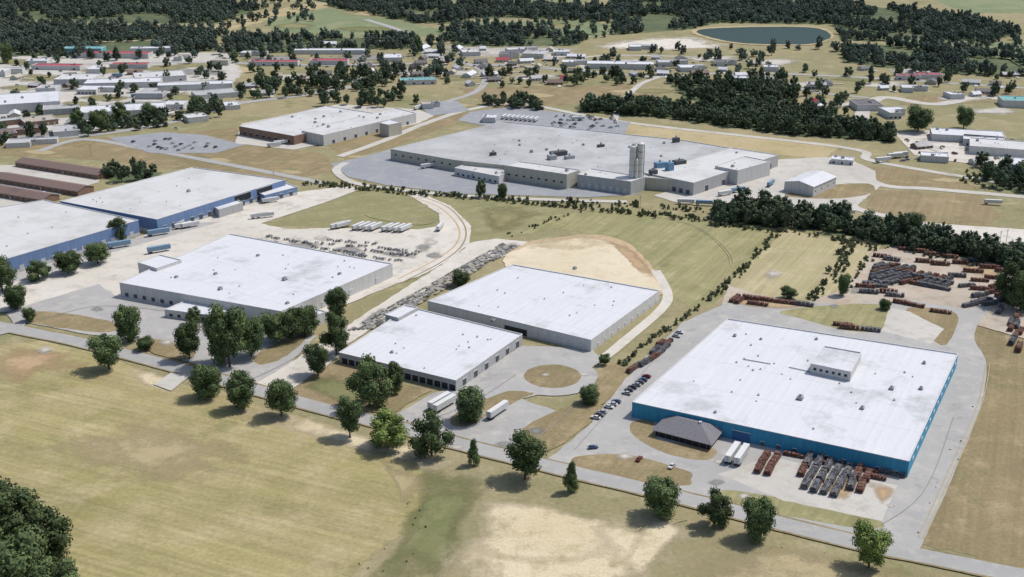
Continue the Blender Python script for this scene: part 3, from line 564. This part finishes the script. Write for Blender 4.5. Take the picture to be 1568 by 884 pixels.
for r in range(4): cars([(190+r*8+i*6.5,222-r*4+i*.7) for i in range(20)],60,.4)
for _ in range(240):
    u,v=random.choice([(random.uniform(0,340),random.uniform(100,200)),(random.uniform(400,640),random.uniform(86,104)),(random.uniform(840,950),random.uniform(178,200)),(random.uniform(1380,1560),random.uniform(215,250)),(random.uniform(700,1100),random.uniform(90,115))])
    cars([(u,v)],random.choice((0,90,60,-30)))
# ---- stored steel, equipment
rust=[plain('rusty_steel',(116,82,74),S=.5,var=.35),plain('rusty_steel_light',(140,104,92),S=.5,var=.3)];steel=[plain('dark_steel',(98,98,103),S=.5,var=.3),plain('grey_steel',(138,138,142),S=.5,var=.3)];wood=plain('timber',(160,144,120))
def stack(mats,L=14,Wd=3.2,n=5,seed=0):
    rr=random.Random(seed);m=MB();z=.2
    seg=5
    for k in range(n):
        w_=Wd*(1-.07*k)
        for g in range(seg):
            x0=-L/2+L*(g+.5)/seg
            if k>2 and rr.random()<.25: continue
            for q in range(4):
                y=-w_/2+w_*(q+.5)/4;m.box((x0+rr.uniform(-.2,.2),y,z+.14),(L/seg*rr.uniform(.7,.92),w_/4*.72,.26),rr.uniform(-.06,.06),rr.randint(0,1))
            m.box((x0,0,z+.33),(.25,w_+.2,.12),0,2 if rr.random()<.4 else 0)
        z+=.44
    for q in range(9):
        x=-L*.47+q*L*.117;m.tube((x,-Wd*.47,0),(x,-Wd*.3,z),.09,.09,5,1);m.tube((x,Wd*.47,0),(x,Wd*.3,z),.09,.09,5,1)
    return m.mesh('steel_stack',[*mats,wood])
SR=[stack(rust,seed=i) for i in range(3)];SS=[stack(steel,seed=i+5) for i in range(4)]
def stk(u,v,a,k,s=1.,L=1.): x,y=G(u,v);place('steel_stack',random.choice(SR if k else SS),(x,y,ZV),math.radians(a+random.uniform(-3,3)),(s*L*random.uniform(.85,1.1),s,s*random.uniform(.75,1.15)))
for i,(u,k) in enumerate(((1170,1),(1185,1))): stk(u,706+i*3,64,k,1.,.9);stk(u-7,719+i*3,64,k,1,.7)
for i,n_ in enumerate((2,3,3,3,3,2,2)):
    for j in range(n_): stk(1238+i*15-j*9,708+i*4+j*15,64,i==6 or (i==0 and j==1) or (i==5 and j==0),1.,.85)
stk(1330,724,-25,1,.8,.7);stk(1366,728,-25,0,1,.8);stk(1215,700,-25,1,.8,.8);stk(1262,712,-25,1,.7,.7);stk(1345,735,-25,1,.8,.6)
for u,v in ((985,560),(993,555),(1001,550),(1010,543),(1018,535),(1003,540),(1022,528),(975,563),(968,568),(1012,528)): stk(u,v,55,random.random()<.4,.9,.7)
for u,v,a,k in ((1125,460,60,1),(1132,463,60,1),(1150,460,-20,1),(1175,462,-25,1),(1205,466,-20,1),(1230,469,-20,0),(1290,500,-15,1),(1300,505,-15,1),(1333,508,-15,0),(1345,441,-12,0),(1335,438,-12,0),(1352,436,-12,0),(1325,441,-12,1),(1500,455,20,0),(1508,462,20,0),(1515,468,20,0),(1498,466,20,0),(1530,478,60,0),(1548,505,60,1),(1555,515,60,1),(1550,525,60,0),(1560,535,60,1),(1548,495,60,0),(1400,470,-30,1),(1380,466,-30,1),(1440,480,-20,1),(1415,403,-10,1),(1440,407,-10,1),(1455,396,-10,1),(1470,405,-10,1),(1500,432,-10,1),(1520,428,-10,1),(1465,425,-10,0),(1525,440,30,1),(1500,445,-10,1),(1350,395,-20,1),(1365,400,-20,0),(1390,384,-10,1),(1410,388,-10,1),(1330,450,-15,0),(1360,450,-15,1),(1485,470,20,0),(1520,450,20,1),(1535,455,20,1),(1540,418,-10,1),(1430,392,-10,1),
    (1470,388,-10,1),(1495,402,-10,0),(1515,412,-10,1),(1480,440,15,0),(1370,455,-12,0),(1160,468,-20,1),(1545,432,30,1),(1556,500,60,0),(1562,510,60,1),(1556,488,60,1),(1538,462,20,0),(1490,418,-10,1)): stk(u,v,a,k,1.,.8)
for i in range(5):
    for j in range(5): stk(1346+i*12-j*2,408+j*5.2+i*1.5,35,random.random()<.15,1.,.65)
for i in range(5):
    for j in range(4): stk(1408+i*11-j*2,422+j*5+i*2,-35 if j%2 else 40,random.random()<.2,1.,.55)
m=MB();mt=[plain('bar_grey',(168,166,162),S=.4,var=.25),plain('bar_dark',(124,121,118),S=.4,var=.3),plain('bar_tan',(190,184,172),S=.4,var=.2)]
A=Vector(G(535,508));Bq=Vector(G(775,372));A2=Vector(G(575,505));B2=Vector(G(800,374));L=(Bq-A).length
for r in range(7):
    a=A.lerp(A2,r/6*1.05-.02);bq=Bq.lerp(B2,r/6);d=(bq-a).normalized();rot=math.atan2(d.y,d.x);s=0;LL=(bq-a).length
    while s<LL-8:
        l=random.uniform(3,7)
        if random.random()<.85:
            k=random.choice((0,0,1,2,2));c=a+d*(s+l/2)
            for q in (-.55,-.2,.2,.55):
                pp=c+Vector((-d.y,d.x))*q;m.box((pp.x-A.x,pp.y-A.y,.3+random.uniform(0,.1)),(l*random.uniform(.8,1),.22,.45),rot+random.uniform(-.03,.03),k)
            for q in (-.3,.3): pp=c+d*l*q;m.box((pp.x-A.x,pp.y-A.y,.1),(.3,1.7,.2),rot,1)
        s+=l+random.uniform(.3,1.2)
place('steel_bar_rows',m.mesh('steel_bar_rows',mt),(A.x,A.y,ZV))
def impl(c1):
    m=MB();m.box((0,0,.5),(3.0,.5,.14),0,0);m.box((-.9,0,.85),(.6,.7,.6),0,1);m.box((.9,0,.75),(.8,1.0,.35),0,0,.7);m.tube((1.4,0,.55),(2.3,0,.4),.07,.05,6,0)
    for x in (-1,1):
        for y in (-.6,.6): m.tube((x,y-.1,.32),(x,y+.1,.32),.32,.32,10,2)
    m.tube((-.5,-.4,.9),(-.3,-.4,1.5),.05,.05,5,0);m.tube((-.5,.4,.9),(-.3,.4,1.5),.05,.05,5,0);m.box((-.3,0,1.52),(.7,.9,.06),0,0)
    return m.mesh('farm_implement',[c1,plain('implement_grey',(110,114,118)),tyre])
IM=[impl(dgrey),impl(metal),impl(plain('implement_blue',(110,125,150))),impl(trimw)]
for (u0,v0,u1,v1,n) in ((358,367,425,374,20),(410,364,480,376,18),(400,374,470,383,14),(468,372,545,380,18),(490,368,580,376,20),(480,380,560,392,18),(545,378,648,388,20),(500,388,620,402,26),(590,382,646,394,12),(560,384,630,394,14)):
    for i in range(n):
        if random.random()<.7:
            t=i/n;x,y=G(u0+(u1-u0)*t,v0+(v1-v0)*t+random.uniform(-1,1));s=random.uniform(.8,1.15);place('farm_implement',random.choice(IM),(x,y,ZV),math.radians(60+random.uniform(-25,25)),(s,s,s))
m=MB();m.tube((0,0,0),(0,0,11),.16,.11,8,0);m.box((0,0,10.2),(2.4,.12,.14),0,0);m.box((0,0,9.3),(1.8,.12,.14),0,0)
for x in (-1.1,-.5,.5,1.1): m.tube((x,0,10.27),(x,0,10.5),.06,.04,6,1)
UP=m.mesh('utility_pole',[wood,metal])
for u,v in ((1213,352),(1100,332),(980,322),(560,296),(420,283),(140,240),(1330,372),(1530,378),(1540,375)): x,y=G(u,v);place('utility_pole',UP,(x,y,0),.5)
# ---- trees
def leafmat(name,ca,cb,lo_=.75,hi=1.3):
    m=N(name);oi=m.n.new('ShaderNodeObjectInfo')
    c=m.mix(m.mr(m.attr('tint'),0,1),ca,cb)
    c=m.scale(c,m.mr(oi.outputs['Random'],0,1,lo_,hi))
    return m.out(c)
LM=leafmat('foliage',(.038,.060,.028),(.110,.148,.058),.72,1.35);LB=leafmat('foliage_bright',(.07,.10,.028),(.18,.23,.07));LC=leafmat('foliage_far_hazed',(.068,.094,.078),(.118,.148,.104),.62,1.4);LG=leafmat('foliage_mid',(.042,.064,.040),(.100,.130,.070),.65,1.4);LD=leafmat('foliage_scrub',(.08,.10,.052),(.15,.16,.088));bark=plain('bark',(95,80,65))  # LC: distance haze painted into far foliage as a lighter, bluer green
def tree(name,seed,shape,nleaf,ls,lobes,mat):
    rr=np.random.default_rng(seed);V=[];Fc=[];T=[];MI=[]
    Hh=15.;Wr=5.6;zc=.51*Hh;zr=.49*Hh
    C=[];Rd=[]
    for i in range(lobes):
        ph=i*2.39996+rr.uniform(-.4,.4);zt=-.8+1.7*(i+.5)/lobes
        rad=math.sqrt(max(0,1-zt*zt))
        if shape=='cone': rad=(1-(zt+1)/2)*.95+.1
        if shape=='vase': rad=.4+.55*(zt+1)/2 if zt<.5 else .85*(1-(zt-.5)*1.1)
        if shape=='tall': rad=.8*math.sqrt(max(0,1-zt*zt*.7))
        C.append((math.cos(ph)*rad*Wr*.72*rr.uniform(.6,1.2),math.sin(ph)*rad*Wr*.72*rr.uniform(.6,1.2),zc+zt*zr*.8+rr.uniform(-.9,.9)));Rd.append(Wr*rr.uniform(.25,.48)*(1.1 if rad>.6 else .85))
    C.append((0,0,zc));Rd.append(Wr*.5);C=np.array(C);Rd=np.array(Rd);lt=rr.uniform(.0,1.,len(C))
    def addq(v,f,t,mi):
        i=len(V);V.extend(v);Fc.extend([tuple(i+k for k in q) for q in f]);T.extend([t]*len(v));MI.extend([mi]*len(f))
    for (c,r,t) in zip(C,Rd,lt):
        n=7;vs=[];k=.78*r
        for a in range(1,4):
            for b in range(n):
                th=math.pi*a/4;q=k*rr.uniform(.8,1.12);vs.append((c[0]+q*math.sin(th)*math.cos(2*math.pi*b/n),c[1]+q*math.sin(th)*math.sin(2*math.pi*b/n),c[2]+q*math.cos(th)))
        vs+= [(c[0],c[1],c[2]+k),(c[0],c[1],c[2]-k)];f=[]
        for b in range(n):
            d=(b+1)%n;f+= [(b,b+n,d+n,d),(b+n,b+2*n,d+2*n,d+n),(3*n,b,d),(3*n+1,d+2*n,b+2*n)]
        addq(vs,f,t*.5,0)
    p=Rd**2/np.sum(Rd**2);cnt=0
    while cnt<nleaf:
        i=rr.choice(len(C),p=p);d=rr.normal(size=3);d/=np.linalg.norm(d)
        pt=C[i]+d*Rd[i]*rr.uniform(.8,1.2)
        dd=np.linalg.norm(C-pt,axis=1)/Rd;dd[i]=9
        if dd.min()<.8: continue
        n=d+rr.normal(size=3)*.4;n/=np.linalg.norm(n);a=np.cross(n,rr.normal(size=3));a/=np.linalg.norm(a);b=np.cross(n,a);s=ls*rr.uniform(.6,1.3)
        addq([tuple(pt+a*s*.5),tuple(pt+b*s*.4),tuple(pt-a*s*.5),tuple(pt-b*s*.4)],[(0,1,2,3)],float(np.clip(lt[i]*.7+rr.uniform(0,.4),0,1)),0);cnt+=1
    mb=MB();mb.tube((0,0,-.2),(0,0,Hh*.5),.35,.2,7,0)
    for k in range(5):
        a=k*1.3;mb.tube((0,0,Hh*(.15+.05*k)),(math.cos(a)*Wr*.55,math.sin(a)*Wr*.55,Hh*(.4+.07*k)),.16,.06,5,0)
    i=len(V);V.extend(mb.v);Fc.extend([tuple(i+k for k in q) for q in mb.f]);T.extend([0.]*len(mb.v));MI.extend([1]*len(mb.f))
    me=bpy.data.meshes.new(name);me.from_pydata(V,[],Fc);me.materials.append(mat);me.materials.append(bark)
    me.polygons.foreach_set('material_index',MI);at=me.attributes.new('tint','FLOAT','POINT');at.data.foreach_set('value',T);me.update();return me
TN=[tree('deciduous_tree',i+1,s,3400,.62,lb,LM) for i,(s,lb) in enumerate((('round',17),('tall',14),('vase',15),('round',11),('cone',15),('tall',20),('vase',10),('round',22)))]
TBr=[tree('deciduous_tree',21,'round',3400,.62,14,LB),tree('deciduous_tree',22,'vase',3400,.62,12,LB)]
def T1(u,vt,vb,wd,me=None,kind='deciduous_tree'):
    x,y=G(u,vb-3);D=depth(vb);h=(vb-vt)*D/F/math.cos(P)*1.0;w_=wd*D/F*1.02
    place(kind,me or random.choice(TN[:4]+TN[5:]),(x,y,0),random.uniform(0,6.28),(w_/11*random.uniform(.9,1.1),w_/11*random.uniform(.9,1.1),h/15))
for t in ((197,470,527,40),(222,520,539,28),(167,515,568,54),(291,495,554,36),(340,480,560,50),(352,470,566,55),(385,485,550,45),(298,472,500,22),(319,557,611,46),(372,567,629,50),(431,583,641,44),(422,482,527,42),(447,475,522,42),(467,468,515,42),
 (515,440,486,36),(515,480,547,42),(487,530,579,40),(566,547,626,56),(606,553,606,30),(536,612,673,40),(661,631,702,54),(719,595,649,46),(804,667,737,60),(901,590,621,30),(1011,731,791,56),(1094,750,809,46),(1161,761,828,56),
 (705,418,442,26),(180,335,372,34),(60,402,432,34),(105,388,422,38),(150,375,408,34),(4,400,450,45),(25,440,478,34),(45,474,496,20),(925,545,562,18),(1355,460,478,18),(1290,422,457,20),(1205,442,460,30),(737,278,306,16),(769,284,308,16),(1475,168,200,26),(1405,168,205,40),(640,60,85,14),
 (15,738,835,90),(80,775,868,85),(38,820,930,95),(-25,770,900,90),(90,850,930,70),(1550,400,470,50),(1562,420,480,40),(1392,330,372,36),(120,172,200,24),(155,172,205,30),(185,160,192,26),(230,163,190,24),(305,150,172,20),(12,70,100,20)): T1(*t)
T1(594,630,689,62,TBr[0]);T1(1330,802,872,58,TBr[1]);T1(725,672,716,22,TN[4]);T1(874,706,757,25,TN[4])
def shapes(nm,mat,names,ls,lb):
    c=bpy.data.collections.new(nm)
    for i,s in enumerate(('round','tall','vase','cone' if lb>8 else 'round','round')):
        c.objects.link(bpy.data.objects.new('%s_%d'%(names,i),tree(names,40+i,s,330,ls,lb,mat)))
    return c
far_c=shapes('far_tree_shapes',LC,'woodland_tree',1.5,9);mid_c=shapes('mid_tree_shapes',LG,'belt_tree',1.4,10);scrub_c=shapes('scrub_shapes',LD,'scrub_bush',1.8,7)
def scatter(name,pts,smin,smax,flat=1.,coll=None):
    if not pts: return
    me=bpy.data.meshes.new(name);me.from_pydata([(x,y,-.3) for x,y in pts],[],[]);n=len(pts)
    a=me.attributes.new('sv','FLOAT_VECTOR','POINT');s=smin+(smax-smin)*rng.beta(2,2.5,n);s2=s*rng.uniform(.7,1.2,n)*flat
    a.data.foreach_set('vector',np.stack([s*rng.uniform(.85,1.2,n),s,s2],1).astype(np.float32).ravel())
    a=me.attributes.new('rv','FLOAT_VECTOR','POINT');a.data.foreach_set('vector',np.stack([np.zeros(n),np.zeros(n),rng.uniform(0,6.28,n)],1).astype(np.float32).ravel())
    a=me.attributes.new('pick','INT','POINT');a.data.foreach_set('value',rng.integers(0,5,n).astype(np.int32))
    o=place(name,me);ng=bpy.data.node_groups.new(name,'GeometryNodeTree')
    ng.interface.new_socket('Geometry',in_out='INPUT',socket_type='NodeSocketGeometry');ng.interface.new_socket('Geometry',in_out='OUTPUT',socket_type='NodeSocketGeometry')
    gi=ng.nodes.new('NodeGroupInput');go=ng.nodes.new('NodeGroupOutput');ip=ng.nodes.new('GeometryNodeInstanceOnPoints');ci=ng.nodes.new('GeometryNodeCollectionInfo')
    ci.inputs['Collection'].default_value=coll or far_c;ci.inputs['Separate Children'].default_value=True;ci.inputs['Reset Children'].default_value=True
    def at(nm,ty): q=ng.nodes.new('GeometryNodeInputNamedAttribute');q.data_type=ty;q.inputs['Name'].default_value=nm;return q.outputs['Attribute']
    L=ng.links.new;L(gi.outputs[0],ip.inputs['Points']);L(ci.outputs[0],ip.inputs['Instance']);ip.inputs['Pick Instance'].default_value=True
    L(at('pick','INT'),ip.inputs['Instance Index']);L(at('rv','FLOAT_VECTOR'),ip.inputs['Rotation']);L(at('sv','FLOAT_VECTOR'),ip.inputs['Scale']);L(ip.outputs[0],go.inputs[0])
    md=o.modifiers.new('scatter','NODES');md.node_group=ng
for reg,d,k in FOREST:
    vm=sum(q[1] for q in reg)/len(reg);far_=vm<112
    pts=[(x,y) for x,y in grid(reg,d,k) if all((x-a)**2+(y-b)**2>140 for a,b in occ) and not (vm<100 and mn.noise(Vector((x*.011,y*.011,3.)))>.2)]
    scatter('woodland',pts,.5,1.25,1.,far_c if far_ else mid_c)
def along(px,st,wd):
    w=[G(*p) for p in px];r=[]
    for a,b in zip(w,w[1:]):
        L=math.dist(a,b)
        for i in range(int(L/st)): t=random.random();r.append((a[0]+(b[0]-a[0])*t+random.uniform(-wd,wd),a[1]+(b[1]-a[1])*t+random.uniform(-wd,wd)))
    return r
for px,st,wd,a,b in (([(470,282),(560,290),(640,298),(760,306),(880,318),(960,326),(1092,340)],1.1,6,.08,.36),([(700,300),(860,318),(900,324),(820,345),(780,362)],3.4,3,.08,.26),([(1195,354),(1150,400),(1105,445),(1065,475),(1000,520),(950,560)],1.8,2.4,.06,.3),
    ([(1300,368),(1290,405),(1262,440),(1240,462)],2.0,4,.1,.38),([(1090,345),(1250,362),(1440,395),(1560,420)],2.0,5,.1,.3),([(1340,378),(1330,400),(1295,440)],3,3,.1,.32),([(1500,262),(1480,280),(1520,290)],2.5,6,.15,.35),([(860,308),(1000,318),(1090,325)],2.0,6,.1,.34),
    ([(0,497),(330,572),(700,673),(1000,745)],14,5,.03,.1),([(660,740),(600,850),(540,900)],4,8,.03,.09),([(1400,830),(1450,720),(1495,620)],6,2,.03,.1)):
    scatter('brush',along(px,st,wd),a,b,1.,scrub_c)
scatter('weeds',grid([(640,700),(1000,790),(1300,850),(1560,900),(560,900)],14,.5),.02,.06,.7,scrub_c)
# ---- light, sky, camera
S=Vector((.86,.38,0)).normalized();el=math.radians(58);Sv=Vector((S.x*math.cos(el),S.y*math.cos(el),math.sin(el)))
ld=bpy.data.lights.new('sun','SUN');ld.energy=3.8;ld.angle=math.radians(.5);ld.color=(1,.962,.91);lo=bpy.data.objects.new('sun',ld);sc.collection.objects.link(lo);lo.rotation_euler=Sv.to_track_quat('Z','Y').to_euler();lo.location=(0,0,500)
wd=bpy.data.worlds.new('World');sc.world=wd;wd.use_nodes=True;nt=wd.node_tree;sk=nt.nodes.new('ShaderNodeTexSky');sk.sky_type='NISHITA';sk.sun_disc=False;sk.sun_elevation=el;sk.sun_rotation=math.atan2(S.x,S.y);sk.dust_density=2.
nt.links.new(sk.outputs[0],nt.nodes['Background'].inputs[0]);nt.nodes['Background'].inputs[1].default_value=.14
cd=bpy.data.cameras.new('camera');co=bpy.data.objects.new('camera',cd);sc.collection.objects.link(co);co.location=(0,0,HC);co.rotation_euler=(math.pi/2-P,0,0)
cd.sensor_width=36;cd.lens=36*F/1568;cd.clip_start=1;cd.clip_end=30000;sc.camera=co
sc.view_settings.view_transform='Standard';sc.view_settings.look='None';sc.view_settings.exposure=0
print('layers z',ZC[0])
